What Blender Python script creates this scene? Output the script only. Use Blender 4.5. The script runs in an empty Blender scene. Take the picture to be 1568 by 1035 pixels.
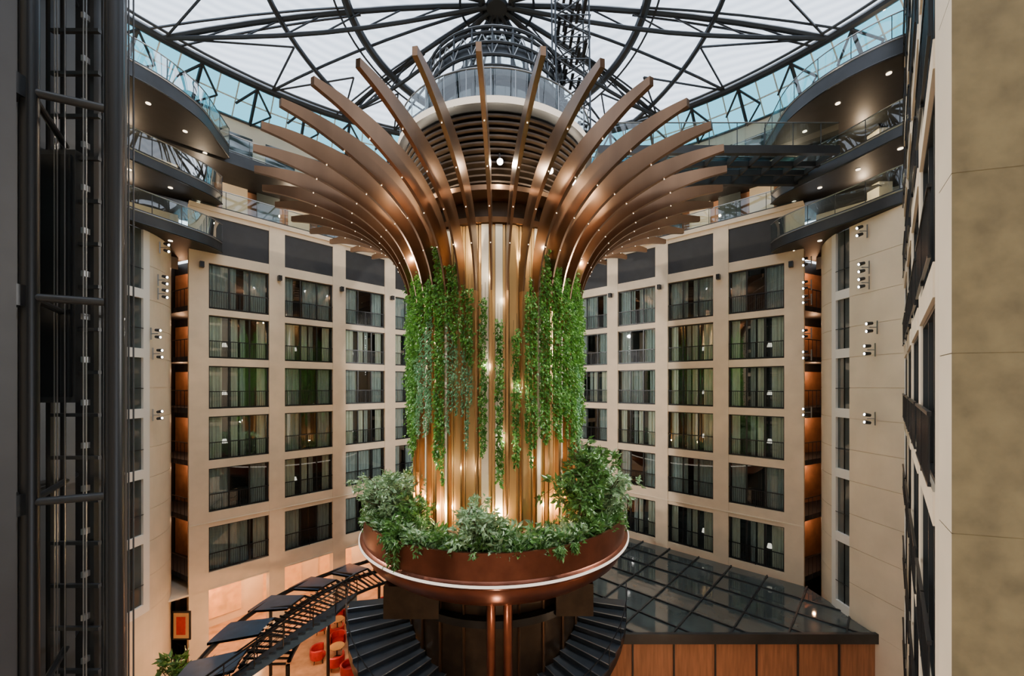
import bpy, math, random
import numpy as np
from mathutils import Matrix, Vector
random.seed(7); rng=np.random.default_rng(7)
sc=bpy.context.scene
S,C,PI=math.sin,math.cos,math.pi
R=math.radians
TX,TY=-0.82,20.0            # tree axis
FLOOR=-16.5                  # lobby floor, eye level = 0

# ------------------------------------------------------------ materials
def mk(name):
    m=bpy.data.materials.new(name); m.use_nodes=True
    nt=m.node_tree; nt.nodes.clear()
    o=nt.nodes.new('ShaderNodeOutputMaterial'); return m,nt,o
def pm(name,col,rough=.5,metal=0,nscale=0,namt=.15,bump=0,emit=None,es=0,spec=.5,stretch=None,sub=None):
    m,nt,o=mk(name); b=nt.nodes.new('ShaderNodeBsdfPrincipled')
    b.inputs['Base Color'].default_value=(*col,1); b.inputs['Roughness'].default_value=rough
    b.inputs['Metallic'].default_value=metal; b.inputs['Specular IOR Level'].default_value=spec
    if emit: b.inputs['Emission Color'].default_value=(*emit,1); b.inputs['Emission Strength'].default_value=es
    if nscale:
        tc=nt.nodes.new('ShaderNodeTexCoord'); n=nt.nodes.new('ShaderNodeTexNoise')
        n.inputs['Scale'].default_value=nscale; n.inputs['Detail'].default_value=5
        src=tc.outputs['Object']
        if stretch:
            mp=nt.nodes.new('ShaderNodeMapping'); mp.inputs['Scale'].default_value=stretch
            nt.links.new(src,mp.inputs[0]); src=mp.outputs[0]
        nt.links.new(src,n.inputs['Vector'])
        r=nt.nodes.new('ShaderNodeValToRGB')
        r.color_ramp.elements[0].position=.3; r.color_ramp.elements[1].position=.7
        r.color_ramp.elements[0].color=(*[c*(1-namt) for c in col],1)
        r.color_ramp.elements[1].color=(*[min(1,c*(1+namt)) for c in col],1)
        nt.links.new(n.outputs['Fac'],r.inputs[0]); nt.links.new(r.outputs[0],b.inputs['Base Color'])
        if bump:
            bp=nt.nodes.new('ShaderNodeBump'); bp.inputs['Strength'].default_value=bump
            nt.links.new(n.outputs['Fac'],bp.inputs['Height']); nt.links.new(bp.outputs[0],b.inputs['Normal'])
    nt.links.new(b.outputs[0],o.inputs[0]); return m
def glassm(name,tint,refl=.1,rough=.02,maxr=.7):
    m,nt,o=mk(name); t=nt.nodes.new('ShaderNodeBsdfTransparent'); g=nt.nodes.new('ShaderNodeBsdfGlossy')
    t.inputs[0].default_value=(*tint,1); g.inputs['Roughness'].default_value=rough
    f=nt.nodes.new('ShaderNodeLayerWeight'); f.inputs[0].default_value=.35
    mr=nt.nodes.new('ShaderNodeMapRange'); mr.inputs['To Min'].default_value=refl; mr.inputs['To Max'].default_value=maxr
    x=nt.nodes.new('ShaderNodeMixShader')
    nt.links.new(f.outputs['Fresnel'],mr.inputs[0]); nt.links.new(mr.outputs[0],x.inputs[0])
    nt.links.new(t.outputs[0],x.inputs[1]); nt.links.new(g.outputs[0],x.inputs[2]); nt.links.new(x.outputs[0],o.inputs[0]); return m
def emis(name,col,s):
    m,nt,o=mk(name); e=nt.nodes.new('ShaderNodeEmission'); e.inputs[0].default_value=(*col,1); e.inputs[1].default_value=s
    nt.links.new(e.outputs[0],o.inputs[0]); return m
def leafm(name,c1,c2,sc_=3):
    m,nt,o=mk(name); tc=nt.nodes.new('ShaderNodeTexCoord'); n=nt.nodes.new('ShaderNodeTexNoise'); n.inputs['Scale'].default_value=sc_
    n.inputs['Detail'].default_value=8; n.inputs['Roughness'].default_value=.75
    r=nt.nodes.new('ShaderNodeValToRGB'); r.color_ramp.elements[0].position=.36; r.color_ramp.elements[1].position=.62
    r.color_ramp.elements[0].color=(*c1,1); r.color_ramp.elements[1].color=(*c2,1)
    b=nt.nodes.new('ShaderNodeBsdfPrincipled'); b.inputs['Roughness'].default_value=.42
    t=nt.nodes.new('ShaderNodeBsdfTranslucent'); x=nt.nodes.new('ShaderNodeMixShader'); x.inputs[0].default_value=.14
    nt.links.new(tc.outputs['Object'],n.inputs[0]); nt.links.new(n.outputs['Fac'],r.inputs[0])
    nt.links.new(r.outputs[0],b.inputs['Base Color']); nt.links.new(r.outputs[0],t.inputs[0])
    nt.links.new(b.outputs[0],x.inputs[1]); nt.links.new(t.outputs[0],x.inputs[2]); nt.links.new(x.outputs[0],o.inputs[0]); return m
M={}
M['stone']=pm('beige_stone',(.72,.57,.405),.65,0,1.2,.07,.05)
M['stone2']=pm('beige_stone_panels',(.73,.61,.445),.6,0,.8,.07,.03)
M['pillar']=pm('shaded_mottled_sandstone',(.215,.165,.08),.7,0,3.5,.25,.15)  # mottled beige stone, darkened in colour for the front face's shadow
M['black']=pm('black_metal',(.012,.013,.015),.35,.4)
M['dark']=pm('dark_grey_panel',(.018,.017,.018),.6,0,2,.2)
M['anthr']=pm('anthracite_metal',(.045,.047,.05),.4,.5,1,.2)
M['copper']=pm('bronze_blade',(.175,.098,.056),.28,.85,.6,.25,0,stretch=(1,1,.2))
M['goldlit']=pm('gold_lit_bronze_blade',(.40,.225,.095),.30,.8,.6,.25,0,stretch=(1,1,.2))  # same bronze blade, with the warm gold lighting put into its colour
M['copper2']=pm('polished_copper_band',(.19,.062,.034),.32,.8,1.5,.2,0)
M['gold']=pm('gold_champagne_panel',(.72,.46,.19),.3,.6,1.2,.2,0,stretch=(1,1,.1))
M['champ']=pm('champagne_panel',(.88,.80,.64),.3,.15,1.2,.08)
M['trunkdark']=pm('dark_bronze',(.05,.032,.02),.4,.5,2,.3)
M['rail']=pm('steel_rail',(.3,.31,.32),.3,.8)
M['white']=pm('white_frame',(.8,.77,.7),.5)
M['steel']=pm('grey_steel_truss',(.035,.042,.05),.45,.3)
M['frame']=pm('window_frame_black',(.015,.017,.018),.4,.2)
M['curtain']=pm('sheer_curtain',(.52,.56,.54),.8,0,8,.25,0,stretch=(3,3,.2))
M['curtain2']=pm('cream_curtain',(.9,.85,.7),.8,0,8,.2,0,stretch=(3,3,.2))
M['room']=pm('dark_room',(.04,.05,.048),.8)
M['wglass']=glassm('window_glass',(.70,.79,.79),.13,.01,.7)
M['rglass']=glassm('railing_glass',(.74,.88,.88),.08,.02,.6)
M['tglass']=glassm('teal_glass',(.13,.42,.52),.08,.03,.6)
M['roofglass']=pm('dark_reflective_glass',(.06,.072,.07),.05,0,.5,.3,0,spec=1.0)
M['wood']=pm('walnut_panel',(.36,.15,.07),.45,0,1.5,.25,0,stretch=(6,6,.5))
M['floor']=pm('warm_marble_floor',(.48,.29,.16),.25,0,1.5,.3)
M['amber']=pm('amber_backlit_wall',(.5,.2,.06),.5,0,2.5,.5,0,emit=(1,.4,.1),es=.8)
M['orange']=pm('terracotta_corridor',(.42,.2,.10),.6,0,2,.2)
M['red']=pm('red_velvet',(.42,.012,.012),.6,0,6,.2)
M['blue']=pm('slate_blue_panel',(.05,.10,.16),.3,.2,2,.2)
M['tread']=pm('dark_stair_tread',(.026,.034,.045),.3,.2,2,.2)
M['soil']=pm('dark_soil',(.10,.08,.05),.9,0,18,.4,.4)
M['led']=emis('warm_led',(1,.8,.55),5)
M['ledw']=emis('lamp_white',(1,.95,.88),14)
M['strip']=emis('light_strip',(1,.86,.7),1.5)
M['stem']=pm('plant_stem',(.10,.07,.035),.8,0,6,.3)
M['vine']=leafm('ivy_leaf',(.022,.11,.015),(.20,.45,.07),4.0)
M['vine2']=leafm('pale_ivy_leaf',(.06,.22,.09),(.30,.54,.28),5)
M['leaf']=leafm('shrub_leaf',(.02,.09,.015),(.15,.32,.07),5.0)
M['leaf2']=leafm('pale_shrub_leaf',(.07,.19,.06),(.42,.57,.34),6.0)
def roofmat():
    m,nt,o=mk('frosted_roof_membrane'); L=nt.links.new
    t=nt.nodes.new('ShaderNodeBsdfTransparent'); d=nt.nodes.new('ShaderNodeBsdfTranslucent')
    tc=nt.nodes.new('ShaderNodeTexCoord'); w=nt.nodes.new('ShaderNodeTexWave'); w.wave_type='RINGS'; w.rings_direction='Z'
    w.inputs['Scale'].default_value=.7; w.inputs['Distortion'].default_value=4; w.inputs['Detail'].default_value=1; w.inputs['Detail Scale'].default_value=.4
    L(tc.outputs['Object'],w.inputs[0])
    r=nt.nodes.new('ShaderNodeValToRGB'); r.color_ramp.elements[0].color=(.39,.44,.50,1); r.color_ramp.elements[1].color=(.60,.64,.69,1)
    L(w.outputs['Fac'],r.inputs[0]); L(r.outputs[0],t.inputs[0]); d.inputs[0].default_value=(.75,.79,.86,1)
    x=nt.nodes.new('ShaderNodeMixShader'); x.inputs[0].default_value=.25
    L(t.outputs[0],x.inputs[1]); L(d.outputs[0],x.inputs[2]); L(x.outputs[0],o.inputs[0]); return m
M['roof']=roofmat()

# ------------------------------------------------------------ mesh builder
class MB:
    def __init__(s): s.v=[];s.f=[];s.m=[];s.mats=[];s.sm=[]
    def mi(s,k):
        if k not in s.mats: s.mats.append(k)
        return s.mats.index(k)
    def add(s,vs,fs,k,smooth=False):
        o=len(s.v); s.v+= [tuple(map(float,p)) for p in vs]; i=s.mi(k)
        for f in fs: s.f.append(tuple(a+o for a in f)); s.m.append(i); s.sm.append(smooth)
    def box(s,o,a,b,c,k):
        o,a,b,c=map(Vector,(o,a,b,c))
        vs=[o,o+a,o+a+b,o+b,o+c,o+a+c,o+a+b+c,o+b+c]
        s.add(vs,[(0,3,2,1),(4,5,6,7),(0,1,5,4),(1,2,6,5),(2,3,7,6),(3,0,4,7)],k)
    def ab(s,x0,x1,y0,y1,z0,z1,k): s.box((x0,y0,z0),(x1-x0,0,0),(0,y1-y0,0),(0,0,z1-z0),k)
    def tube(s,p,q,r,k,n=8,r2=None):
        p,q=Vector(p),Vector(q); r2=r if r2 is None else r2
        d=(q-p)
        if d.length<1e-6: return
        d.normalize(); u=d.orthogonal().normalized(); w=d.cross(u)
        vs=[p+(u*C(2*PI*i/n)+w*S(2*PI*i/n))*r for i in range(n)]+[q+(u*C(2*PI*i/n)+w*S(2*PI*i/n))*r2 for i in range(n)]
        s.add(vs,[(i,(i+1)%n,n+(i+1)%n,n+i) for i in range(n)],k,True)
        s.add([vs[i] for i in range(n)],[tuple(range(n))[::-1]],k); s.add([vs[n+i] for i in range(n)],[tuple(range(n))],k)
    def path(s,pts,r,k,n=8,closed=False):
        m=len(pts); pts=[Vector(p) for p in pts]; vs=[]
        for i,p in enumerate(pts):
            a=pts[(i-1)%m] if (closed or i>0) else p; b=pts[(i+1)%m] if (closed or i<m-1) else p
            d=(b-a).normalized(); up=Vector((0,0,1)) if abs(d.z)<.95 else Vector((1,0,0))
            u=d.cross(up).normalized(); w=u.cross(d)
            vs+=[p+(u*C(2*PI*j/n)+w*S(2*PI*j/n))*r for j in range(n)]
        fs=[]
        for i in range(m if closed else m-1):
            for j in range(n): fs.append((i*n+j,i*n+(j+1)%n,((i+1)%m)*n+(j+1)%n,((i+1)%m)*n+j))
        s.add(vs,fs,k,True)
    def lathe(s,cx,cy,prof,k,a0=0,a1=360,n=96,smooth=True):
        full=abs(a1-a0)>=360; N=n if full else n+1; vs=[];fs=[];m=len(prof)
        for i in range(N):
            t=R(a0+(a1-a0)*i/n)
            for r,z in prof: vs.append((cx+r*S(t),cy-r*C(t),z))
        for i in range(n):
            a=i*m;b=((i+1)%N)*m
            for j in range(m-1): fs.append((a+j,b+j,b+j+1,a+j+1))
        s.add(vs,fs,k,smooth)
    def strip(s,A,B,k,smooth=False):
        n=len(A); s.add(list(A)+list(B),[(i,i+1,n+i+1,n+i) for i in range(n-1)],k,smooth)
    def mesh(s,name):
        me=bpy.data.meshes.new(name); me.from_pydata(s.v,[],s.f)
        for k in s.mats: me.materials.append(M[k])
        me.polygons.foreach_set('material_index',s.m); me.polygons.foreach_set('use_smooth',s.sm)
        me.update()
        try: me.set_sharp_from_angle(angle=R(35))
        except Exception: pass
        return me
    def obj(s,name,parent=None):
        o=bpy.data.objects.new(name,s.mesh(name)); sc.collection.objects.link(o)
        if parent: o.parent=parent
        return o
def empty(name,loc=(0,0,0)):
    e=bpy.data.objects.new(name,None); sc.collection.objects.link(e); return e
def pol(r,th,z,cx=TX,cy=TY): return (cx+r*S(R(th)),cy-r*C(R(th)),z)
def light(name,kind,loc,power,col=(1,1,1),size=.1,target=None,angle=90,blend=.6,parent=None):
    l=bpy.data.lights.new(name,kind); l.energy=power; l.color=col
    if kind in('POINT','SPOT'): l.shadow_soft_size=size
    if kind=='SPOT': l.spot_size=R(angle); l.spot_blend=blend
    if kind=='AREA': l.size=size
    o=bpy.data.objects.new(name,l); o.location=loc
    if target is not None: o.rotation_euler=(Vector(target)-Vector(loc)).to_track_quat('-Z','Y').to_euler()
    sc.collection.objects.link(o)
    if parent: o.parent=parent
    return o
def catmull(P,n=8):
    P=[Vector(p) for p in P]; out=[]
    for i in range(len(P)-1):
        p0=P[max(i-1,0)];p1=P[i];p2=P[i+1];p3=P[min(i+2,len(P)-1)]
        for j in range(n):
            t=j/n; out.append(.5*((2*p1)+(p2-p0)*t+(2*p0-5*p1+4*p2-p3)*t*t+(3*p1-p0-3*p2+p3)*t**3))
    out.append(P[-1]); return out

# ------------------------------------------------------------ leaves
def leaves(name,pos,dirs,ln,wd,key,parent=None,fold=.25):
    pos=np.asarray(pos);d=np.asarray(dirs);N=len(pos)
    d=d/np.linalg.norm(d,axis=1,keepdims=True)
    up=rng.normal(size=(N,3)); sd=np.cross(d,up); sd/=np.linalg.norm(sd,axis=1,keepdims=True)+1e-9
    nn=np.cross(sd,d); ln=ln[:,None]; wd=wd[:,None]
    base=pos; tip=pos+d*ln-nn*ln*.12; l=pos+d*ln*.42+sd*wd*.5+nn*wd*fold; r=pos+d*ln*.42-sd*wd*.5+nn*wd*fold; mid=pos+d*ln*.5
    V=np.stack([base,l,tip,r,mid],1).reshape(-1,3)
    F=[]
    for i in range(N):
        o=i*5; F.append((o,o+4,o+1)); F.append((o+1,o+4,o+2)); F.append((o,o+3,o+4)); F.append((o+3,o+2,o+4))
    me=bpy.data.meshes.new(name); me.from_pydata(V.tolist(),[],F); me.materials.append(M[key])
    o=bpy.data.objects.new(name,me); sc.collection.objects.link(o)
    if parent: o.parent=parent
    return o

# ------------------------------------------------------------ windows
def window_mesh(variant):
    b=MB(); W,H=3.1,2.55; f=.07
    b.ab(0,W,0,.12,0,f,'frame'); b.ab(0,W,0,.12,H-f,H,'frame'); b.ab(0,f,0,.12,0,H,'frame'); b.ab(W-f,W,0,.12,0,H,'frame')
    for x in (W*.33,W*.67): b.ab(x-.04,x+.04,.02,.11,f,H-f,'frame')
    b.add([(f,.07,f),(W-f,.07,f),(W-f,.07,H-f),(f,.07,H-f)],[(0,1,2,3)],'wglass')
    spans={0:[(.1,1.0,'curtain'),(2.1,3.0,'curtain')],1:[(.1,1.4,'curtain'),(1.8,3.0,'curtain')],2:[(.1,2.0,'curtain'),(2.3,3.0,'curtain')],3:[(.1,.7,'curtain2'),(1.15,1.5,'curtain2'),(1.6,1.9,'curtain'),(2.5,3.0,'curtain2')],4:[(.1,.6,'curtain'),(1.2,3.0,'curtain')]}[variant]
    for x0,x1,k in spans:
        n=int((x1-x0)/.04); A=[];B=[]
        for i in range(n+1):
            x=x0+(x1-x0)*i/n; y=.24+.045*S(i*1.15)+.02*S(i*.37)
            A.append((x,y,.03)); B.append((x,y,H-.03))
        b.strip(A,B,k,True)
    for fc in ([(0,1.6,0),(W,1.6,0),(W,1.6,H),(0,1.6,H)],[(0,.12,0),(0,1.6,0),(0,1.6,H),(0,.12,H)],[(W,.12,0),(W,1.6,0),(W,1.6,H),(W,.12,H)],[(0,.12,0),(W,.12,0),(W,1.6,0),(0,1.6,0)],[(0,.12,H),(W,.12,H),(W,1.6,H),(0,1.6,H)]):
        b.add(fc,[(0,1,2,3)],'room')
    if variant==3: b.lathe(1.0,1.1,[(.10,1.05),(.16,.8),(.16,.8)],'strip',n=12)
    for i in range(27):
        x=.06+(W-.12)*i/26; b.ab(x-.009,x+.009,-.09,-.072,.08,1.02,'black')
    b.ab(0,W,-.105,-.06,1.0,1.05,'black'); b.ab(0,W,-.1,-.065,.06,.1,'black')
    b.ab(W*.5-.02,W*.5+.02,-.1,-.06,0,1.05,'black')
    return b.mesh('window_mesh_%d'%variant)
WM=[window_mesh(i) for i in range(5)]
wn=[0]
def place_window(p,d,n,z,w,h,var=None):
    wn[0]+=1
    o=bpy.data.objects.new('window_%d'%wn[0],WM[random.choice([0,0,1,2,3,4,1]) if var is None else var])
    sc.collection.objects.link(o)
    m=Matrix(((d[0]*w/3.1,-n[0],0,p[0]),(d[1]*w/3.1,-n[1],0,p[1]),(0,0,h/2.55,z),(0,0,0,1)))
    o.matrix_world=m
ROWS=[(4.48,7.13),(1.6,4.1),(-1.38,1.14),(-4.38,-1.82),(-7.4,-4.86),(-10.9,-8.26)]
def facade(name,p0,d,n,nb,pitch,win,rows,zmin,zmax,lead,tail,toppanels=False,th=.35,key='stone',rec=.18):
    b=MB(); pil=pitch-win
    d3=Vector((d[0],d[1],0)); n3=Vector((n[0],n[1],0)); P=Vector((p0[0],p0[1],0))
    def bx(s0,s1,z0,z1,k=key,off=0,t=th):
        b.box(P+d3*s0+n3*off+Vector((0,0,z0)),d3*(s1-s0),-n3*t,(0,0,z1-z0),k)
    if lead: bx(-lead,0,zmin,zmax)
    so=-.03 if rec>.1 else .02
    for i in range(nb):
        s1=(i+1)*pitch
        bx(s1-pil,s1+(tail if i==nb-1 else 0),zmin,zmax)
        zs=sorted(rows); prev=zmin
        for (a,c) in zs:
            bx(i*pitch,i*pitch+win,prev,a,off=so); prev=c
        if toppanels:
            bx(i*pitch,i*pitch+win,prev,7.73,off=-.03); bx(i*pitch,i*pitch+win,7.73,9.86,'dark',off=-.08); bx(i*pitch,i*pitch+win,9.86,zmax,off=-.03)
        else: bx(i*pitch,i*pitch+win,prev,zmax,off=so)
        for (a,c) in rows:
            v=None
            if toppanels and rows.index((a,c)) in (1,2,3) and (i==0 or (i<3 and random.random()<.3)): v=3
            q=P+d3*(i*pitch)-n3*rec; place_window((q.x,q.y),d,n,a,win,c-a,v)
    o=b.obj(name); return o
dL=(.685,.729); nL=(.729,-.685)
dR=(-.729,.685); nR=(-.685,-.729)
facade('wall_left',(-17.6,23.2),dL,nL,5,4.02,3.11,ROWS,-11.9,10.3,.91,2.9,True)
facade('wall_right',(15.8,23.2),dR,nR,6,3.84,2.95,ROWS,-11.9,10.3,.93,1.3,True)
def trim(name,p0,d,n,s0,s1,z0,z1,off,key):
    b=MB(); d3=Vector((*d,0)); n3=Vector((*n,0)); b.box(Vector((*p0,z0))+d3*s0+n3*off,d3*(s1-s0),-n3*(off+.3),(0,0,z1-z0),key); return b.obj(name)
trim('trim_1',(-17.6,23.2),dL,nL,-.9,22.9,10.15,10.42,.08,'stone')
trim('trim_2',(15.8,23.2),dR,nR,-.9,24.3,10.15,10.42,.08,'stone')
trim('trim_3',(-17.6,23.2),dL,nL,-.9,22.9,-8.02,-7.96,.02,'stone2')
trim('trim_4',(15.8,23.2),dR,nR,-.9,24.3,-8.02,-7.96,.02,'stone2')
def balustrade(name,pts,z,h=1.05,rail=True,key='rglass',post=1.6,parent=None):
    b=MB(); A=[(p[0],p[1],z) for p in pts]; B=[(p[0],p[1],z+h) for p in pts]
    b.strip(A,B,key,True); b.path(B,.028,'rail',6); b.path([(p[0],p[1],z+.06) for p in pts],.03,'anthr',6)
    acc=0
    for i in range(len(pts)-1):
        L=math.dist(pts[i][:2],pts[i+1][:2])
        while acc<L:
            t=acc/L; x=pts[i][0]+(pts[i+1][0]-pts[i][0])*t; y=pts[i][1]+(pts[i+1][1]-pts[i][1])*t
            b.tube((x,y,z),(x,y,z+h),.018,'anthr',6); acc+=post
        acc-=L
    return b.obj(name,parent)
cor=(-1.94,39.9)
balustrade('glass_balustrade',[(-18.1,22.6),cor],10.42)
balustrade('glass_balustrade',[(16.3,22.7),cor],10.42)
def unit(a,b):
    v=Vector((b[0]-a[0],b[1]-a[1])); l=v.length; return (v.x/l,v.y/l),l
near_rows=ROWS+[(7.45,10.1),(10.4,13.0),(13.3,15.9)]
d_,l_=unit((16.6,16.9),(4.95,4.62))
facade('wall_near_right',(16.6,16.9),d_,(d_[1],-d_[0]),4,l_/4,l_/4-.75,near_rows,FLOOR,17.4,0,0,key='stone2',rec=.03)
d_,l_=unit((-18.4,16.9),(-7.2,5.1))
facade('wall_near_left',(-18.4,16.9),d_,(-d_[1],d_[0]),4,l_/4,l_/4-.9,near_rows,FLOOR,17.4,0,0,key='stone2')

# ------------------------------------------------------------ stone pillar (right foreground)
b=MB()
js=[2.12+1.8*i for i in range(-11,9)]
A0=Vector((4.40,4.0,0)); A1=Vector((5.9,3.6,0)); B0=Vector((4.72,4.42,0)); B1=Vector((6.2,4.1,0))
for a,c in zip(js[:-1],js[1:]):
    g=.005
    vs=[(*p.xy,a+g) for p in (A0,A1,B1,B0)]+[(*p.xy,c-g) for p in (A0,A1,B1,B0)]
    b.add(vs,[(0,1,5,4),(1,2,6,5),(2,3,7,6),(4,5,6,7),(3,2,1,0)],'pillar'); b.add(vs,[(3,0,4,7)],'stone2')  # left face coloured pale as lit, other faces in the shadow-darkened stone
c=(A0+A1+B0+B1)/4
inn=[c+(p-c)*.985 for p in (A0,A1,B1,B0)]
b.add([(*p.xy,-16.5) for p in inn]+[(*p.xy,17) for p in inn],[(0,1,5,4),(1,2,6,5),(2,3,7,6),(3,0,4,7)],'pillar')
b.obj('stone_pillar')

# ------------------------------------------------------------ curved side walls + corridor recesses + balconies
mir=lambda x:-1.8-x
FL=[7.7,4.3,1.37,-1.6,-4.62,-7.83,-11.3]
def side(sgn):
    X=(lambda x:x) if sgn>0 else mir
    nm='right' if sgn>0 else 'left'
    base=catmull([(18.6,23.9,0),(17.2,22.2,0),(16.5,20.6,0),(16.42,19.3,0),(16.5,18.0,0),(16.6,16.9,0)],5)
    wy=(20.3,19.45) if sgn>0 else (19.75,18.75)
    def xat(y):
        for i in range(len(base)-1):
            if base[i].y>=y>=base[i+1].y:
                t=(base[i].y-y)/(base[i].y-base[i+1].y); return base[i].x+(base[i+1].x-base[i].x)*t
    pts=[(p.x,p.y) for p in base if not(wy[1]-.1<p.y<wy[0]+.45)]+[(xat(y),y) for y in (wy[0]+.35,wy[0],wy[1])]
    pts=sorted(pts,key=lambda p:-p[1]); pts=[(X(x),y) for x,y in pts]
    b=MB()
    for i in range(len(pts)-1):
        y=(pts[i][1]+pts[i+1][1])/2
        iswin=wy[1]<y<wy[0]; isj=wy[0]<y<wy[0]+.35
        p,q=Vector((*pts[i],0)),Vector((*pts[i+1],0)); Z=lambda z:Vector((0,0,z))
        for (zt,zb) in zip(FL[:-1],FL[1:]):
            g=.010
            if iswin:
                out=Vector((.12*sgn,0,0))
                b.box(p+Z(zb),q-p,out*1.2,(0,0,.45),'white')
                b.box(p+out+Z(zb),q-p,out*.2,(0,0,zt-zb),'frame')
                b.strip([p+out*.95+Z(zb+.45),q+out*.95+Z(zb+.45)],[p+out*.95+Z(zt),q+out*.95+Z(zt)],'roofglass')
                b.tube((p+q)/2+out*.9+Z(zb+.45),(p+q)/2+out*.9+Z(zt),.03,'black',6)
                b.tube(p+Z(zb+1.45),q+Z(zb+1.45),.02,'black',6)
            elif isj: b.box(p+Z(zb),q-p,Vector((.36*sgn,0,0)),(0,0,zt-zb),'white')
            else:
                for (a,c) in ((zb,(zb+zt)/2),((zb+zt)/2,zt)):
                    b.box(p+Z(a+g),(q-p)*.997,Vector((.36*sgn,0,0)),(0,0,c-a-2*g),'stone2')
                b.box(p+Vector((.04*sgn,0,zb)),q-p,Vector((.3*sgn,0,0)),(0,0,zt-zb),'stone')
        b.box(p+Z(FLOOR),q-p,Vector((.3*sgn,0,0)),(0,0,-11.3-FLOOR),'stone2')
    b.obj('wall_curved_'+nm)
    b=MB(); FR=FL+[FLOOR]
    cl=[(16.55,22.75),(18.2,25.6),(20.6,26.6),(19.6,24.2),(18.62,23.86)]
    b.strip([(X(x),y,FLOOR) for x,y in cl],[(X(x),y,8.0) for x,y in cl],'dark')
    for k,(zt,zb) in enumerate(zip(FR[:-1],FR[1:])):
        vs=[(X(16.6),22.85),(X(18.55),23.9),(X(19.55),24.25),(X(20.5),26.5),(X(18.25),25.5)]
        b.add([(*v,zb) for v in vs]+[(*v,zb+.3) for v in vs],[(0,1,2,3,4),(5,6,7,8,9),(0,1,6,5)],'dark')
        b.strip([(X(18.25),25.4,zb+.3),(X(20.4),26.35,zb+.3)],[(X(18.25),25.4,zt-.5),(X(20.4),26.35,zt-.5)],'orange')
        b.strip([(X(17.5),24.2,zb+.3),(X(18.2),25.3,zb+.3)],[(X(17.5),24.2,zt-.9),(X(18.2),25.3,zt-.9)],'orange')
        b.tube((X(16.6),22.85,zb+1.3),(X(18.55),23.9,zb+1.3),.03,'black',6)
        for t in (.1,.3,.5,.7,.9):
            p=Vector((X(16.6),22.85,zb)).lerp(Vector((X(18.55),23.9,zb)),t); b.tube(p,p+Vector((0,0,1.3)),.015,'black',5)
    b.obj('wall_corridor_'+nm)
    for k,(zt,zb) in enumerate(zip(FL[:-1],FL[1:])):
        light('corridor_lamp','POINT',(X(18.9),25.0,zt-.5),60,(1,.52,.26),.06)
    shapeA=[(15.1,23.3,0),(15.0,22.2,0),(15.4,20.6,0),(16.0,18.9,0),(16.4,17.4,0),(16.7,16.7,0)]
    shapeC=[(14.9,23.6,0),(14.5,22.2,0),(14.0,20.2,0),(14.3,18.2,0),(15.3,16.6,0),(16.6,15.6,0)]
    for j,(sh,z0,z1) in enumerate(((shapeA,7.72,8.3),(shapeA,10.55,11.1),(shapeC,13.4,14.1))):
        e=empty('curved_balcony')
        b=MB(); P=[(X(p.x),p.y) for p in catmull(sh,7)]
        O=[(X(22.5),15.0+ (26.5-15)*(1-i/(len(P)-1))) for i in range(len(P))]
        b.strip([(*p,z0) for p in P],[(*p,z1) for p in P],'anthr',True)
        b.strip([(*p,z1) for p in P],[(*p,z1) for p in O],'dark')
        b.strip([(*p,z0) for p in P],[(*p,z0) for p in O],'dark')
        b.path([(*p,z0+.02) for p in P],.05,'black',6); b.path([(*p,z1) for p in P],.04,'rail',6)
        for t in (5,12,19,26,33):
            if t<len(P):
                q=Vector(P[t]).lerp(Vector(O[t]),.16); b.tube((q.x,q.y,z0-.03),(q.x,q.y,z0+.02),.1,'led',10)
        for t in (3,15,27):
            if t<len(P)-1:
                q=Vector(P[t]).lerp(Vector(O[t]),.55); b.ab(q.x-.35,q.x+.35,q.y-.35,q.y+.35,z1,z1+2.25,'stone2')
        b.obj('slab',e)
        balustrade('balustrade',P,z1,1.05,post=1.3,parent=e)
        light('balcony_lamp','POINT',(X(18.0),20.5,z1+1.9),110,(1,.72,.45),.1,parent=e)
    b=MB(); a=[]
    for i in range(25):
        ph=R(52+i*5); a.append((-.9+sgn*24.5*S(ph),9.1+24.5*C(ph)))
    b.strip([(*p,7.0) for p in a],[(*p,17.6) for p in a],'stone2',True)
    b.obj('wall_upper_'+nm)
side(1); side(-1)

# ------------------------------------------------------------ upper back gallery (level C)
cC=Vector((-.9,9.1))
def fac_dist(ph,cap=24.3):
    d=Vector((S(ph),C(ph))); best=cap
    for p,n in (((-17.6,23.2),nL),((15.8,23.2),nR)):
        nn=Vector(n); den=d.dot(nn)
        if den<-1e-3:
            t=(Vector(p)-cC).dot(nn)/den
            if t>0: best=min(best,t)
    return best
PH=[R(-60+120*i/80) for i in range(81)]
U=lambda p:Vector((S(p),C(p)))
inn=[cC+U(p)*fac_dist(p) for p in PH]; out=[cC+U(p)*24.5 for p in PH]; fin=[cC+U(p)*fac_dist(p,60) for p in PH]
far=[cC+U(p)*(fac_dist(p,60)+3.4) for p in PH]
b=MB()
b.strip([(*p,13.3) for p in inn],[(*p,14.0) for p in inn],'anthr')
b.strip([(*p,13.3) for p in inn],[(*p,13.3) for p in far],'dark'); b.strip([(*p,14.0) for p in inn],[(*p,14.0) for p in far],'dark')
b.obj('gallery_slab')
b=MB(); b.strip([(*p,14.0) for p in out],[(*p,17.6) for p in out],'stone2',True)
for i in range(2,79,4):
    p=out[i]; dd=(cC-p).normalized(); q=p+dd*.05; t=Vector((-dd.y,dd.x))
    b.box((*(q-t*.9),14.6),(*(t*1.8),0),(*(dd*.04),0),(0,0,2.0),'roofglass')
b.obj('wall_upper_back')
balustrade('glass_balustrade',[tuple(p) for p in inn],14.0,1.05,post=2)
b=MB()
b.strip([(*p,10.3) for p in far],[(*p,13.3) for p in far],'orange')
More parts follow.
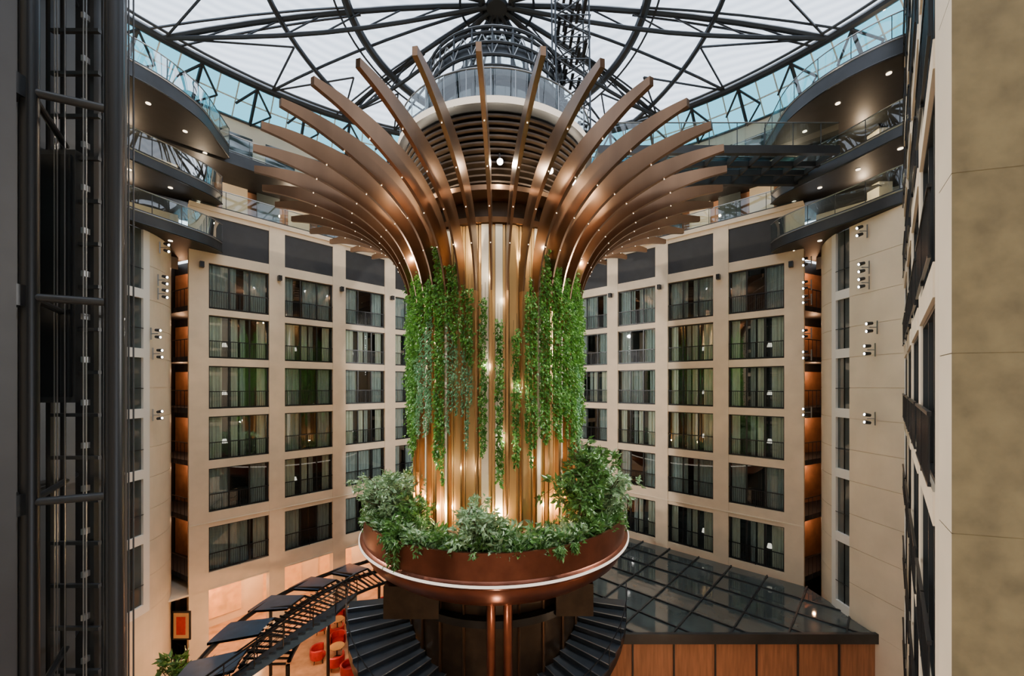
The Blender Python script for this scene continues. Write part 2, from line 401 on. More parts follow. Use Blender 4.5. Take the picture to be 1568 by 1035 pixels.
b.strip([(p.x,p.y,10.3) for p in far],[(p.x,p.y,10.3) for p in fin],'dark')
for i in range(1,80,3):
    p=far[i]+(cC-far[i]).normalized()*.25; t=Vector((-(cC-p).y,(cC-p).x)).normalized()
    b.box((*(p-t*.7),10.3),(*(t*1.4),0),(*((cC-p).normalized()*.15),0),(0,0,3),'roofglass' if i%2 else 'stone2')
b.obj('wall_gallery_back')
for ph in (-50,-38,-24,24,38,50):
    p=cC+U(R(ph))*(fac_dist(R(ph),60)+1.2)
    light('gallery_lamp','POINT',(p.x,p.y,12.7),130,(1,.75,.5),.08)

# ------------------------------------------------------------ roof
HUB=Vector((-.82,21.8)); ZH,ZP=20.8,19.0
def peri(a,Rr=22.2):
    d=Vector((S(a),C(a))); o=HUB-cC; bb=o.dot(d); cc=o.dot(o)-Rr*Rr; return -bb+math.sqrt(bb*bb-cc)
def rz(t): return ZH-(ZH-ZP)*t*t
def rpt(a,t,dz=0):
    L=peri(a); d=Vector((S(a),C(a))); p=HUB+d*(L*t); return (p.x,p.y,rz(t)+dz)
def ringpt(a,r,dz=0):
    L=peri(a); return rpt(a,min(1,r/L),dz)
b=MB(); NA=96; NT=14
vs=[];fs=[]
for i in range(NA):
    for j in range(NT+1):
        a=2*PI*i/NA; t=j/NT
        tri=abs(((i%4)/4)-.5)*2
        vs.append(rpt(a,t,.55*(1-tri)*S(PI*min(1,t*1.0))))
for i in range(NA):
    for j in range(NT):
        a=i*(NT+1);c=((i+1)%NA)*(NT+1); fs.append((a+j,c+j,c+j+1,a+j+1))
b.add(vs,fs,'roof',True); b.obj('ceiling')
b=MB()
NS=24
for s in range(NS):
    a=2*PI*s/NS
    b.path([rpt(a,t,-.08) for t in np.linspace(.03,1,8)],.14 if s%2==0 else .08,'steel',6)
    if s%2==0:
        lo=[rpt(a,t,-.08-1.0*S(PI*min(1,t))) for t in np.linspace(.03,1,9)]
        b.path(lo,.11,'steel',6)
        up=[rpt(a,t,-.08) for t in np.linspace(.03,1,9)]
        for k in range(8):
            b.tube(up[k],lo[k+1],.045,'steel',5)
        for da in (-.03,.03): b.path([rpt(a+da,t,-.08) for t in np.linspace(.42,1,5)],.06,'steel',5)
    a2=2*PI*(s+1)/NS; am=(a+a2)/2
    b.tube(rpt(a,.99,-.1),rpt(am,.72,-.1),.06,'steel',5); b.tube(rpt(a2,.99,-.1),rpt(am,.72,-.1),.06,'steel',5)
for r,w in ((.9,.12),(2.0,.07),(8.0,.24),(8.6,.06),(11.8,.15)):
    b.path([ringpt(2*PI*i/96,r,-.15) for i in range(96)],w,'steel',8,True)
b.path([rpt(2*PI*i/96,1,-.05) for i in range(96)],.24,'steel',8,True)
b.path([rpt(2*PI*i/96,.965,-.1) for i in range(96)],.08,'steel',6,True)
b.lathe(HUB.x,HUB.y,[(0,20.5),(.55,20.5),(.6,20.7)],'steel',n=32)
b.obj('roof_truss')
b=MB(); N=150; I=[];O=[]
for i in range(N+1):
    ph=2*PI*i/N; d=Vector((S(ph),C(ph))); p=cC+d*22.2; q=cC+d*24.5; I.append(Vector((p.x,p.y,18.9))); O.append(Vector((q.x,q.y,17.6)))
b.strip(I,O,'tglass'); b.path(O[:-1],.1,'steel',6,True); b.path([(x+y)/2 for x,y in zip(I,O)][:-1],.05,'white',6,True)
for i in range(N):
    b.tube(I[i],O[i],.04,'white' if i%3 else 'steel',5)
    if i%3==0:
        dz=Vector((0,0,1))
        b.tube(I[i]-dz*.15,O[i]-dz*.05,.1,'steel',5)
        b.tube(I[i]-dz*.2,(O[(i+1)]+I[i+1])/2-dz*.3,.07,'steel',5); b.tube(I[(i+3)%N]-dz*.2,(O[(i+2)%N]+I[(i+2)%N])/2-dz*.3,.07,'steel',5)
        b.tube(O[i]-dz*.1,(O[i+1]+I[i+1])/2-dz*.3,.06,'steel',5)
b.obj('window_clerestory')

# ------------------------------------------------------------ TREE
tree=empty('tree_sculpture')
prof=catmull([(3.92,-5.95,0),(3.92,-1,0),(3.92,2.2,0),(4.0,3.8,0),(4.28,5.15,0),(4.95,6.4,0),(6.1,7.35,0),(7.6,7.95,0),(9.1,8.25,0),(10.2,8.3,0)],6)
b=MB(); NP=len(prof); led=MB(); cen=Vector((TX,TY,0))
for k in range(40):
    th=k*9.0; sr=Vector((S(R(th)),-C(R(th)),0)); st=Vector((C(R(th)),S(R(th)),0))
    vs=[]; split=0
    for i,p in enumerate(prof):
        q=prof[min(i+1,NP-1)]; o=prof[max(i-1,0)]; tx,tz=(q.x-o.x),(q.y-o.y); l=math.hypot(tx,tz); nx,nz=tz/l,-tx/l
        s=min(1,max(0,(p.x-3.92)/6.43))
        f=S(PI*s**.5)
        eo=.10+.22*f; ei=.11+.55*f; w=.035+.035*min(1,s*3)
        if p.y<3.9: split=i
        for (e,ww) in ((eo,w),(eo,-w),(-ei,-w),(-ei,w)):
            pt=cen+sr*(p.x+nx*e)+Vector((0,0,p.y+nz*e))+st*ww; vs.append(pt)
        if p.y>5 and i%6==2 and s<.8:
            pt=cen+sr*(p.x+nx*(eo+.01))+Vector((0,0,p.y+nz*(eo+.01))); led.tube(pt,pt+(sr*nx+Vector((0,0,nz)))*.02,.018,'led',6)
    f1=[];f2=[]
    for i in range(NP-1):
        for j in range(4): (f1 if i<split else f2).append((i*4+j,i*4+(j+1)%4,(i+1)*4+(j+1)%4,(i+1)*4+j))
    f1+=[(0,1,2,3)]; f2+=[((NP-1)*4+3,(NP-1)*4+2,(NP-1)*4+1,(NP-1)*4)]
    b.add(vs,f1,'goldlit',False); b.add(vs,f2,'copper',False)  # lower blade faces get the bronze coloured as gold-lit
b.obj('copper_blades',tree); led.obj('blade_lights',tree)
b=MB()
for k in range(40):     # panels behind blade gaps
    th=k*9+4.5
    for (c_,w_,key,r) in ((th,2.3,'champ' if (abs(((th+180)%360)-180)<10 or k%3==0) else 'gold',3.66),(th-3.4,.8,'gold',3.6),(th+3.4,.8,'gold',3.6)):
        p=Vector(pol(r,c_-w_/1,-6)); q=Vector(pol(r,c_+w_/1,-6)); u=(p-Vector((TX,TY,-6))).normalized()
        b.box(p,q-p,-u*.06,(0,0,12.6),key)
b.lathe(TX,TY,[(3.45,-6),(3.45,6.6),(3.2,6.8),(3.2,10.8)],'trunkdark')
b.lathe(TX,TY,[(3.3,6.6),(3.75,6.65),(3.8,6.85),(3.3,6.9)],'copper')
b.lathe(TX,TY,[(3.3,7.7),(4.1,7.8),(4.1,8.0),(3.3,8.05)],'copper')
for k in range(11): b.lathe(TX,TY,[(3.3,8.3+k*.22),(3.62+k*.08,8.33+k*.22),(3.62+k*.08,8.40+k*.22),(3.3,8.45+k*.22)],'trunkdark')
b.obj('trunk_core',tree)
b=MB()
b.lathe(TX,TY,[(3.2,10.72),(4.5,10.72),(4.72,10.82)],'anthr'); b.lathe(TX,TY,[(4.72,10.82),(4.74,11.08)],'strip'); b.lathe(TX,TY,[(4.74,11.08),(4.5,11.12),(3.0,11.12)],'anthr')
b.lathe(TX,TY,[(4.6,11.12),(4.6,12.25)],'rglass')
for k in range(30): b.tube(pol(4.6,k*12,11.1),pol(4.6,k*12,12.25),.02,'rail',6)
b.path([pol(4.6,k*5,12.25) for k in range(72)],.035,'rail',6,True)
b.lathe(TX,TY,[(3.1,11.12),(3.1,12.9)],'tglass'); b.lathe(TX,TY,[(2.2,11.1),(2.2,12.9)],'champ')
b.lathe(TX,TY,[(0,12.9),(3.4,12.9),(3.45,13.05),(3.45,13.2),(0,13.22)],'steel')
for z,r in ((13.3,3.4),(13.75,3.4),(14.3,3.35),(14.75,3.3),(15.0,3.3)): b.path([pol(r,k*6,z) for k in range(60)],.07,'steel',6,True)
for k in range(24):
    b.tube(pol(3.4,k*15,13.2),pol(3.3,k*15,15.0),.05,'steel',6)
    b.tube(pol(3.4,k*15,13.75),pol(3.3,k*15+7.5,14.75),.025,'rail',5); b.tube(pol(3.3,k*15+15,13.75),pol(3.3,k*15+7.5,14.75),.025,'rail',5)
    b.tube(pol(3.2,k*15,11.1),pol(3.2,k*15,12.9),.04,'steel',6)
b.lathe(TX,TY,[(3.25,13.8),(3.2,14.4)],'steel')
b.lathe(TX,TY,[(1.6,13.3),(1.6,16.2)],'rglass')
for k in range(12): b.tube(pol(1.6,k*30,13.3),pol(1.6,k*30,16.2),.05,'steel',6)
b.path([pol(1.6,k*12,16.2) for k in range(30)],.06,'steel',6,True)
b.obj('lookout_platform',tree)
b=MB(); x0,x1,y0,y1=2.0,3.5,17.8,19.2
for x in (x0,x1):
    for y in (y0,y1): b.tube((x,y,11.1),(x-.1,y,18.6),.04,'steel',6)
for k in range(7):
    z=11.6+k*.98; a,c=(x0,x1) if k%2 else (x1,x0)
    for y in (y0,y1):
        b.tube((a,y,z),(c,y,z+.98),.035,'anthr',6); b.tube((a,y,z+.6),(c,y,z+1.55),.02,'anthr',6)
    for s in range(5):
        t=(s+.5)/5; xx=a+(c-a)*t; b.ab(xx-.07,xx+.07,y0+.2,y1-.2,z+.98*t-.015,z+.98*t+.015,'anthr')
    b.path([(x0,y0,z),(x1,y0,z),(x1,y1,z),(x0,y1,z)],.03,'steel',6,True)
b.obj('service_stair',tree)
for th in (4.5,-31.5,31.5,-49.5,49.5,-76.5,76.5,-103.5,103.5,-130.5,130.5,-157.5,157.5):
    b=MB(); b.tube(pol(4.1,th,9.2),pol(4.4,th,8.75),.04,'anthr',8); b.tube(pol(4.3,th,8.75),pol(4.55,th,8.65),.11,'anthr',12); b.tube(pol(4.55,th,8.65),pol(4.57,th,8.64),.12,'ledw',12); b.obj('spot_lamp',tree)
    light('trunk_spot','POINT',pol(4.85,th,8.45),250,(1,.84,.62),.08,parent=tree)
for k in range(10):
    th=k*36
    light('trunk_uplight','POINT',pol(3.8,th+4.5,-5.2),240,(1,.62,.28),.06,parent=tree)
    light('trunk_uplight','POINT',pol(4.3,th+22.5,5.6),100,(1,.80,.54),.05,parent=tree)
for th,z in ((4.5,-2.2),(-4.5,.8),(4.5,3.6),(-13.5,-3.4),(13.5,.0),(-22.5,-3.4),(31.5,-3.3),(-40,-3.4),(-4.5,4.6)):
    light('trunk_uplight','POINT',pol(4.25,th+2.3,z),26,(1,.86,.66),.04,parent=tree)

# planter
b=MB()
b.lathe(TX,TY,[(5.0,-8.05),(5.5,-8.0),(6.0,-7.6),(6.28,-7.1),(6.3,-6.99)],'copper2',n=128)
b.lathe(TX,TY,[(6.3,-6.99),(6.37,-7.0),(6.41,-6.95),(6.41,-6.93)],'copper2',n=128)
b.lathe(TX,TY,[(6.41,-6.93),(6.41,-6.88),(6.36,-6.85)],'strip',n=128)
b.lathe(TX,TY,[(6.36,-6.85),(6.3,-6.84),(6.22,-6.78),(6.18,-6.0),(6.18,-5.82),(6.08,-5.82),(6.08,-6.2)],'copper2',n=128)
b.lathe(TX,TY,[(6.08,-6.1),(3.3,-6.0)],'soil',n=128)
b.lathe(TX,TY,[(5.0,-8.05),(0,-8.05)],'trunkdark',n=128)
b.obj('planter_ring',tree)
# vines: separate hanging strands, a few per gap between blades
vp=[[],[]];vd=[[],[]];vl=[[],[]]; stemb=MB()
cc={-4.5:(3.7,-2.7),4.5:(2.6,-4.0),13.5:(2.1,-3.6)}
for k in range(40):
    th=((k*9+4.5+180)%360)-180; a=abs(th)
    zt0=4.4+.5*S(k*2.3)+(.6 if 15<a<60 else -.5 if a>70 else 0); zb0=-2.1+.9*S(k*1.7)+random.uniform(-.4,.4)
    bluish=(-62<th<-12 and k%3!=0) or (k%7==0 and th not in cc)
    for s in range(3):
        tt=th+(-2.55+2.55*s)+random.uniform(-.2,.2)
        if th in cc:
            zt,zb=cc[th]
            if s>1: continue
            tt=th+(s-.5)*1.9; zt+=random.uniform(-.3,.2); zb+=random.uniform(-.1,.6)
        else:
            zt=zt0+random.uniform(-.5,.5); zb=zb0+random.uniform(-1.1,1.0)
            if th==22.5 or th==-13.5: zt-=.4
        r0=4.1
        n=int((zt-zb)/.0145); stemb.tube(pol(r0-.05,tt,zb),pol(r0-.05,tt,zt+.6),.01,'stem',4)
        zs=rng.uniform(zb,zt,n)
        for z in zs:
            wob=.2*S(z*1.9+k+s)+.15*S(z*5+s); rr=r0+abs(rng.normal(0,.08))*(1+.6*S(z*3+k*2+s))
            c_=1 if (bluish and z<1.8-1.2*S(k+.4*s)) else 0
            taper=.35+.65*min(1,(z-zb)/1.0)
            p=pol(rr,tt+wob+rng.normal(0,.48 if th not in cc else .6)*taper,z); vp[c_].append(p)
            o=Vector(pol(1,tt,0))-Vector((TX,TY,0)); vd[c_].append((o.x+rng.normal(0,.5),o.y+rng.normal(0,.5),-1.1+rng.normal(0,.5))); vl[c_].append(rng.uniform(.10,.18))
stemb.obj('vine_stems',tree)
for i,k in enumerate(('vine','vine2')):
    l=np.array(vl[i])*(1 if i==0 else .85); leaves('hanging_vines_%s'%k,vp[i],vd[i],l,l*(.75 if i==0 else .55),k,tree)
def shrub(name,c,rad,h,n,ll,key,stems=9,bare=.25,pot=None):
    e=empty(name); st=MB(); P=[];D=[];Lh=[]
    c=Vector(c)
    for s in range(stems):
        a=random.uniform(0,2*PI); rr=rad*math.sqrt(random.random()); tip=c+Vector((rr*C(a),rr*S(a),h*random.uniform(.55,1)*(1-.25*(rr/rad)**2)))
        midp=c.lerp(tip,.5)+Vector((random.uniform(-.1,.1),random.uniform(-.1,.1),.12*h))
        st.path([c+Vector((random.uniform(-.1,.1),random.uniform(-.1,.1),0)),midp,tip],.018,'stem',5)
        m=n//stems
        tw=[]
        for j in range(max(3,m//14)):
            t=random.uniform(bare,1.02); q=(c.lerp(midp,t*2) if t<.5 else midp.lerp(tip,(t-.5)*2))
            sp=.08+.26*rad*t; off=Vector((rng.normal(0,sp),rng.normal(0,sp),rng.normal(0,sp*.6))); tw.append((q+off,off.normalized()))
            st.tube(q,q+off,.008,'stem',4)
        for (q,od) in tw:
            for i in range(14):
                el=rng.normal(0,.08,3); pp=q+Vector(el)
                if pp.z<c.z: pp.z=c.z+.05
                dd=od*.6+Vector((rng.normal(0,.6),rng.normal(0,.6),random.uniform(-.7,.6)))
                P.append(pp); D.append(dd if dd.length>.01 else Vector((0,0,1))); Lh.append(ll*random.uniform(.6,1.2))
    st.obj('stems',e); l=np.array(Lh); leaves('foliage',[tuple(p) for p in P],[tuple(d) for d in D],l,l*.42,key,e)
    return e
ZS=-6.05
shrub('planter_shrub',pol(5.1,-62,ZS),1.25,2.3,2200,.29,'leaf2',15)
shrub('planter_shrub',pol(5.2,-82,ZS),1.1,2.0,1500,.30,'leaf2',12)
shrub('planter_shrub',pol(5.0,-44,ZS),.9,1.4,1100,.28,'leaf',10)
shrub('planter_shrub',pol(5.2,-6,ZS),.85,1.8,1600,.28,'leaf2',12)
shrub('planter_shrub',pol(5.1,5,ZS),.55,1.0,500,.3,'leaf',7)
shrub('ficus_shrub',pol(4.9,47,ZS),1.1,2.8,1500,.33,'leaf',13,.4)
shrub('ficus_shrub',pol(5.2,66,ZS),1.1,2.8,1800,.33,'leaf2',13,.3)
shrub('ficus_shrub',pol(4.8,57,ZS),1.0,3.7,1300,.33,'leaf',10,.5)
for th in range(96,270,18): shrub('planter_shrub',pol(5.1,th,ZS),.9,1.5,450,.3,'leaf',7)
gp=[];gd=[];gl=[];g2p=[];g2d=[];g2l=[]
for k in range(760):
    th=random.uniform(-115,115) if k<640 else random.uniform(0,360); r=4.2+1.8*math.sqrt(random.random()); c=Vector(pol(r,th,ZS)); hh=random.uniform(.15,.7)
    dst=(gp,gd,gl) if random.random()<.55 else (g2p,g2d,g2l)
    big=random.uniform(.8,1.3)
    for i in range(18):
        a=random.uniform(0,2*PI); el=random.uniform(-.1,1.1)
        d=Vector((C(a)*C(el),S(a)*C(el),S(el))); dst[0].append(tuple(c+Vector((d.x*.1,d.y*.1,hh*random.random()+.03)))); dst[1].append(tuple(d)); dst[2].append(big*random.uniform(.18,.36))
for k in range(34):
    th=random.choice([-38,-36,-34,random.uniform(-80,80),random.uniform(-80,80),24,30]); L=random.uniform(.2,.45) if k%9 else 1.2
    for i in range(int(L*60)):
        z=-5.7-random.random()*L; gp.append(pol(6.2+random.random()*.14,th+random.uniform(-1.2,1.2),z)); gd.append((rng.normal(),rng.normal()-.5,-1)); gl.append(random.uniform(.12,.26))
ge=empty('planter_groundcover')
for nme,(p,d,l),k in (('dark_leaves',(gp,gd,gl),'leaf'),('pale_leaves',(g2p,g2d,g2l),'leaf2')):
    l=np.array(l); leaves(nme,p,d,l,l*.4,k,ge)

# pedestal below planter
b=MB()
b.lathe(TX,TY,[(4.2,-8.05),(4.2,FLOOR)],'trunkdark',n=24,smooth=False)
for k in range(24): b.tube(pol(4.24,k*15,-8.05),pol(4.24,k*15,FLOOR),.06,'copper',6)
b.lathe(TX,TY,[(4.22,-9.4),(4.6,-9.4),(4.6,-9.1),(4.22,-9.1)],'black')
b.ab(TX-4.3,TX-2.1,15.9,17.0,-9.3,-8.0,'trunkdark'); b.ab(TX+2.6,TX+4.1,16.1,17.2,-9.3,-8.0,'trunkdark')
for dx in (-.22,.42): b.tube((TX+.25+dx,15.0,-8.05),(TX+.25+dx,15.0,FLOOR),.17,'copper2',16)
b.obj('pedestal',tree)
light('pedestal_lamp','POINT',(TX+.3,14.0,-9.0),60,(1,.7,.45),.08)
for sg in (-1,1):
    b=MB(); n=13
    for i in range(n):
        a0=sg*(80-i*5.4); a1=sg*(80-(i+1)*5.4-.3); z=-10.15-i*.17
        ri,ro=4.25,(6.9 if sg<0 else 6.3)
        vs=[pol(ri,a0,z),pol(ro,a0,z),pol(ro,a1,z),pol(ri,a1,z)]; v2=[(x,y,zz-.19) for x,y,zz in vs]
        b.add(vs+v2,[(0,1,2,3),(7,6,5,4),(0,1,5,4),(1,2,6,5),(2,3,7,6),(3,0,4,7)],'tread')
        b.tube(pol(ri,a1,z+.005),pol(ro,a1,z+.005),.02,'rail',5)
    for rr in (4.3,(6.9 if sg<0 else 6.3)):
        pts=[pol(rr,sg*(80-i*5.4),-10.3-i*.17) for i in range(n+1)]
        b.strip([(x,y,z-.2) for x,y,z in pts],[(x,y,z+.14) for x,y,z in pts],'black',True)
        if rr>5:
            b.path([(x,y,z+1.05) for x,y,z in pts],.025,'black',6)
            for x,y,z in pts[::2]: b.tube((x,y,z),(x,y,z+1.05),.015,'black',5)
    b.obj('helical_stair')
# curved flight linking the helical stair to the bar level
b=MB(); A=catmull([(-7.6,19.6,-10.2),(-9.6,19.0,-11.3),(-11.6,18.2,-12.5),(-13.4,17.2,-13.6),(-15.0,16.0,-14.6)],8)
Bp=[p+Vector((-.3,-1.7,0)) for p in A]
for i in range(len(A)-1):
    vs=[A[i],A[i+1],Bp[i+1],Bp[i]]; vs=[Vector((p.x,p.y,A[i].z)) for p in vs]
    b.add(vs+[p-Vector((0,0,.12)) for p in vs],[(0,1,2,3),(7,6,5,4),(0,1,5,4),(1,2,6,5),(2,3,7,6),(3,0,4,7)],'tread')
for Q in (A,Bp):
    b.strip([p-Vector((0,0,.35)) for p in Q],[p+Vector((0,0,.05)) for p in Q],'blue',True)
    b.path([p+Vector((0,0,1.0)) for p in Q],.045,'black',8)
    for h in (.3,.55,.8): b.path([p+Vector((0,0,h)) for p in Q],.015,'anthr',5)
    for p in Q[::4]: b.tube(p,p+Vector((0,0,1.0)),.025,'black',6)
for p in (A[20],Bp[20],A[30]): b.tube((p.x,p.y,FLOOR),(p.x,p.y,p.z),.08,'black',8)
b.obj('bar_staircase')

# ------------------------------------------------------------ bridge
b=MB()
x0,x1=TX+4.8,15.2
b.ab(x0,x1,18.5,18.72,10.75,11.12,'anthr'); b.ab(x0,x1,21.25,21.5,10.7,11.15,'anthr')
b.add([(x0,18.7,11.08),(x1,18.7,11.08),(x1,21.3,11.08),(x0,21.3,11.08)],[(0,1,2,3)],'rglass')
b.ab(x0,x1,19.7,19.85,10.8,11.05,'anthr'); b.ab(x0,x1,20.5,20.6,10.8,11.05,'anthr')
x=x0
while x<x1: 
    b.ab(x,x+.1,18.7,21.25,10.8,11.05,'anthr'); x+=1.1
for y in (18.6,21.4):
    b.strip([(x0,y,11.15),(x1,y,11.15)],[(x0,y,12.2),(x1,y,12.2)],'tglass' if y>20 else 'rglass'); b.tube((x0,y,12.22),(x1,y,12.22),.03,'rail',6)
    x=x0
    while x<x1: b.tube((x,y,11.1),(x,y,12.2),.02,'anthr',6); x+=1.3
b.obj('footbridge')

# ------------------------------------------------------------ glass roof over lobby, right
poly=[Vector(p) for p in ((3.6,18.1),(16.7,18.1),(16.5,22.4),(3.6,34.4))]
b=MB(); ZG=-11.3
b.add([(*p,ZG) for p in poly],[(0,1,2,3)],'roofglass')
def clip(p,d):
    t0,t1=-99,99; n=len(poly)
    for i in range(n):
        a=poly[i];e=poly[(i+1)%n]-a; nn=Vector((-e.y,e.x)); den=d.dot(nn); num=(p-a).dot(nn)
        if abs(den)<1e-6:
            if num<0: return None
            continue
        t=-num/den
        if den>0: t0=max(t0,t)
        else: t1=min(t1,t)
    return (p+d*t0,p+d*t1) if t1>t0 else None
o=Vector((16.5,22.4)); u=Vector(dR); v=Vector((-.685,-.729))
for i in range(1,12):
    for (d,q) in ((v,o+u*(i*1.92-3.84)),(u,o+v*(i*1.75))):
        r=clip(q,d)
        if r: b.box((*r[0],ZG),(*(r[1]-r[0]),0),(*(Vector((-d.y,d.x))*.07),0),(0,0,.07),'anthr')
b.ab(3.5,16.8,17.98,18.14,ZG-.35,ZG+.1,'anthr'); b.ab(3.5,3.62,18,34.4,ZG-.35,ZG+.06,'anthr')
b.obj('glass_canopy_roof')
b=MB(); n=7
for i in range(n):
    xa=3.6+13.1*i/n; b.ab(xa+.03,xa+13.1/n-.03,18.15,18.25,FLOOR,ZG-.35,'wood'); b.ab(xa-.03,xa+.03,18.08,18.25,FLOOR,ZG-.35,'anthr')
b.obj('wall_wood_panels')

# ------------------------------------------------------------ lobby
b=MB(); b.ab(-34,30,-6,46,FLOOR-.2,FLOOR,'floor'); b.obj('floor')
b=MB(); d3=Vector((*dL,0)); n3=Vector((*nL,0)); P=Vector((-17.6,23.2,0))
for i in range(7):
    s=i*4.02-.91; b.box(P+d3*s+Vector((0,0,FLOOR)),d3*.91,-n3*.6,(0,0,-11.9-FLOOR),'stone')
    if i<6:
        b.box(P+d3*s-n3*5+Vector((0,0,FLOOR)),d3*4.02,-n3*.2,(0,0,-11.9-FLOOR),'stone')
        b.box(P+d3*(s+1.0)-n3*4.9+Vector((0,0,FLOOR+.6)),d3*2.6,-n3*.1,(0,0,3.7),'amber')
b.box(P-d3*3-n3*5+Vector((0,0,-11.9)),d3*28,n3*5,(0,0,.1),'stone')
b.obj('wall_lobby_left')
b=MB(); d3=Vector((*dR,0)); n3=Vector((*nR,0)); P=Vector((15.8,23.2,0))
b.box(P-d3*3-n3*.5+Vector((0,0,FLOOR)),d3*28,-n3*.2,(0,0,-11.9-FLOOR),'wood'); b.obj('wall_lobby_right')
b=MB(); b.ab(-16,14,-4.3,-4,FLOOR,17,'stone2'); b.obj('wall_back')
for (x,y) in ((-13,29),(-8,31),(-11,22),(-15,21),(-7,16.5),(-17.5,27.2),(-12.5,33),(-20,26)):
    light('lobby_lamp','POINT',(x,y,-13.6),330,(1,.54,.26),.1)
light('lobby_lamp','POINT',(8,13,-12.5),200,(1,.65,.38),.1)
b=MB(); Zp=-12.6
def zz_(th): return Zp+.35*S(R(th*3))
for r in (9.4,11.3,13.3): b.path([pol(r,t,zz_(t)) for t in range(-155,-74,3)],.13 if r>9.5 else .1,'black',8)
for k,t in enumerate(range(-152,-76,6)):
    b.path([pol(9.4,t,zz_(t)),pol(11.3,t,zz_(t)+.35),pol(13.3,t,zz_(t))],.07,'black',6)
    if k%2==0:
        A=[pol(11.3,t+i,zz_(t)+.42) for i in range(0,8)];B=[pol(13.6,t+i,zz_(t)+.12) for i in range(0,8)]
        dn=lambda Q:[(x,y,z-.12) for x,y,z in Q]
        b.strip(A,B,'blue'); b.strip(dn(A),dn(B),'black'); b.strip(A,dn(A),'black'); b.strip(B,dn(B),'black')
    for j in range(3):
        a=t+j*2; b.box(pol(9.5,a,zz_(a)-.05),Vector(pol(11.3,a,zz_(a)+.2))-Vector(pol(9.5,a,zz_(a)-.05)),(0,.05,0),(0,0,.09),'black')
for t in range(-150,-74,24): b.tube(pol(13.2,t,FLOOR),pol(13.2,t,Zp),.09,'black',8); b.tube(pol(9.5,t,FLOOR),pol(9.5,t,Zp),.09,'black',8)
b.obj('bar_pergola')
def chair_mesh():
    b=MB()
    b.lathe(0,0,[(0,.28),(.33,.28),(.36,.32),(.36,.42),(.32,.46),(0,.47)],'red',n=20)
    b.lathe(0,0,[(.34,.3),(.42,.3),(.45,.5),(.44,.78),(.40,.82),(.36,.78),(.35,.45),(.34,.3)],'red',a0=60,a1=300,n=20)
    for a in (45,135,225,315): b.tube((.24*C(R(a)),.24*S(R(a)),.3),(.3*C(R(a)),.3*S(R(a)),0),.025,'black',6,.015)
    return b.mesh('armchair')
CM=chair_mesh()
def table(x,y):
    b=MB(); b.lathe(x,y,[(0,FLOOR+.7),(.42,FLOOR+.7),(.43,FLOOR+.73),(0,FLOOR+.74)],'gold',n=24); b.tube((x,y,FLOOR),(x,y,FLOOR+.7),.04,'black',8); b.lathe(x,y,[(.25,FLOOR),(.25,FLOOR+.03),(0,FLOOR+.04)],'black',n=20); b.obj('cocktail_table')
for (x,y) in ((-8.2,22.8),(-10.6,24.2),(-6.6,25.4),(-11.8,27.0),(-9.0,28.2)):
    table(x,y)
    for a in (20,110,200,290):
        o=bpy.data.objects.new('armchair',CM); sc.collection.objects.link(o)
        o.location=(x+1.0*C(R(a)),y+1.0*S(R(a)),FLOOR); o.rotation_euler=(0,0,R(a-90)); o.scale=(1.1,1.1,1.1)
b=MB(); b.ab(-18.95,-17.95,22.3,22.36,-14.2,-12.6,'black'); b.ab(-18.87,-18.03,22.28,22.3,-14.1,-12.7,'gold'); b.ab(-18.7,-18.2,22.26,22.28,-13.9,-12.9,'red'); b.obj('framed_artwork')
pe=shrub('potted_palm',(-15.9,19.2,FLOOR+.7),.8,3.1,700,.5,'leaf',13,.4)
b=MB(); b.lathe(-15.9,19.2,[(0,FLOOR),(.35,FLOOR),(.48,FLOOR+.8),(.42,FLOOR+.8),(.4,FLOOR+.7),(0,FLOOR+.7)],'black',n=24); b.obj('pot',pe)

# ------------------------------------------------------------ elevator shaft (left foreground)
el=empty('elevator_shaft')
b=MB(); T1=Vector((-7.0,5.8,0)); T2=Vector((-6.17,6.2,0))
for T,r in ((T1,.10),(T2,.115)): b.tube(T+Vector((0,0,FLOOR)),T+Vector((0,0,17)),r,'black',24)
for k in range(-5,6):
    z=-1.7+2.98*k; b.tube(T1+Vector((0,0,z)),T2+Vector((0,0,z)),.06,'anthr',14)
    b.ab(-7.5,-6.95,5.4,5.8,z-.15,z+.15,'black')
    b.tube(T1+Vector((0,0,z)),T1+Vector((-1.3,1.8,z)),.05,'black',10); b.tube(T2+Vector((0,0,z)),T2+Vector((-1.35,1.5,z)),.05,'black',10)
b.obj('shaft_tubes',el)
b=MB()
b.box((-9.7,7.7,FLOOR),(2.0,.25,0),(-.05,.1,0),(0,0,33.5),'dark')
for x,w in ((-8.55,.09),(-8.25,.05),(-7.98,.06),(-7.5,.07),(-7.3,.04)): b.ab(x,x+w,7.1,7.25,FLOOR,17,'anthr')
b.ab(-8.33,-7.6,6.95,7.1,-.3,4.1,'anthr'); b.ab(-8.28,-7.65,6.92,6.96,-.2,4.0,'black')
for k in range(44):
    z=FLOOR+.75*k+.2
    b.ab(-8.1,-7.25,7.0,7.06,z,z+.06,'anthr')
    b.ab(-7.5,-7.44,6.95,7.05,z+.2,z+.3,'rail')
for x in (-7.9,-7.85,-7.72,-7.4,-7.35): b.tube((x,6.9,FLOOR),(x,6.9,17),.01,'rail',5)
for x in (-6.42,-6.33,-6.25): b.tube((x,6.6,FLOOR),(x,6.6,17),.012,'anthr',6)
b.ab(-6.75,-6.45,5.0,5.2,FLOOR,17,'dark') ; b.ab(-7.6,-7.3,5.6,5.9,FLOOR,17,'dark')
b.obj('guide_rails',el)

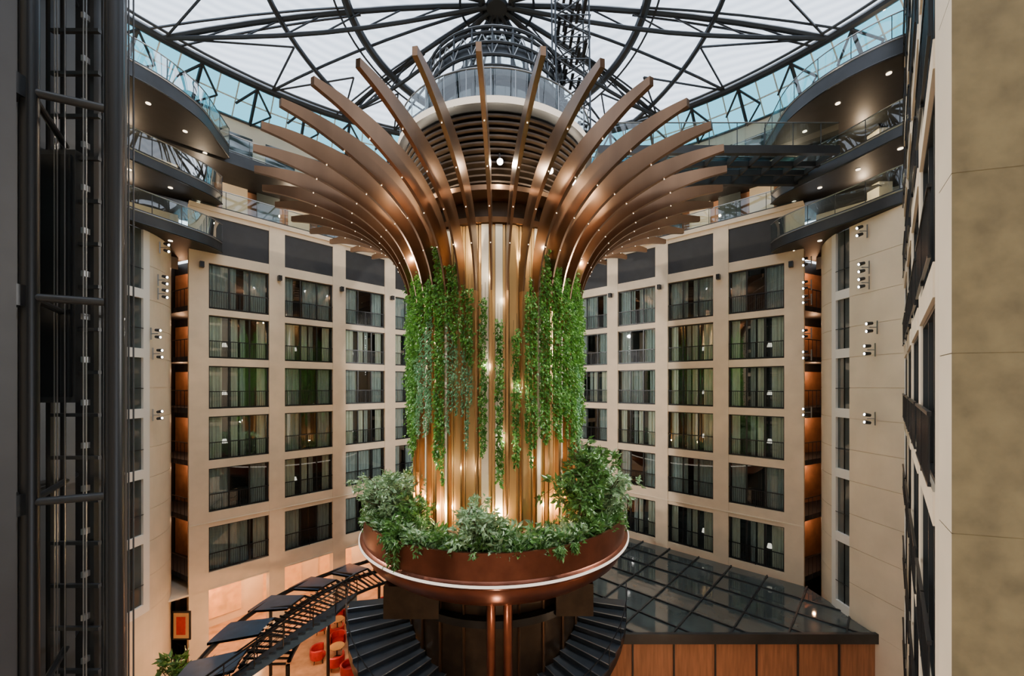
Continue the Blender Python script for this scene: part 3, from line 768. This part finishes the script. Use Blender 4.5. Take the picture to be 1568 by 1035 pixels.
# ------------------------------------------------------------ floodlight clusters
def fixture(p,aim,power=0,col=(1,.965,.91)):
    e=empty('floodlight'); b=MB(); p=Vector(p); d=(Vector(aim)-p).normalized(); sx=1 if p.x>0 else -1
    b.tube(p+Vector((.35*sx,0,0)),p,.025,'rail',6); b.tube(p+Vector((.35*sx,0,-.3)),p+Vector((.35*sx,0,.3)),.03,'rail',6)
    for dz in (-.17,.17):
        q=p+Vector((0,0,dz)); b.tube(q-d*.12,q+d*.12,.07,'anthr',12,.09); b.tube(q+d*.12,q+d*.125,.06,'ledw',12)
    b.obj('lamp_head',e)
    if power: light('lamp_beam','SPOT',p+d*.35,power,col,.2,aim,110,.9,parent=e)
tc=(TX,TY,1)
for i,(z,y) in enumerate(((7.1,18.4),(5.4,18.3),(4.7,18.3),(2.6,17.9),(1.6,18.0),(-1.5,18.0))):
    fixture((16.0,y,z),tc,10500 if i in(0,3) else 0)
    fixture((mir(16.0),y+2.2,z),tc,10500 if i in(0,3) else 0)
for i,z in enumerate((6.9,5.6,4.8,2.9,1.7,-1.5)):
    fixture((16.35,22.3,z),tc,0)
b=MB()
for (P,d,n,pt,w) in (((-17.6,23.2),dL,nL,4.02,3.11),((15.8,23.2),dR,nR,3.84,2.95)):
    for i in range(0,5):
        q=Vector((*P,6.75))+Vector((*d,0))*(i*pt-.45)+Vector((*n,0))*.02; b.box(q,Vector((*d,0))*.2,Vector((*n,0))*.3,(0,0,.32),'black')
b.obj('pillar_speakers')

# ------------------------------------------------------------ sky light
w=bpy.data.worlds.new('World'); sc.world=w; w.use_nodes=True; nt=w.node_tree; nt.nodes.clear()
o=nt.nodes.new('ShaderNodeOutputWorld'); bg=nt.nodes.new('ShaderNodeBackground'); bg.inputs[0].default_value=(.86,.92,1,1); bg.inputs[1].default_value=3.6
nt.links.new(bg.outputs[0],o.inputs[0])
s=light('sun','SUN',(0,0,60),4.0,(.98,.98,1)); s.data.angle=R(60); s.rotation_euler=(R(12),R(8),0)

cam=bpy.data.cameras.new('camera'); co=bpy.data.objects.new('camera',cam); sc.collection.objects.link(co)
co.location=(0,0,0); co.rotation_euler=(R(90),0,0); cam.sensor_width=36; cam.lens=36*612/1568; cam.shift_y=72.5/1568; cam.clip_start=.05; cam.clip_end=300
sc.camera=co
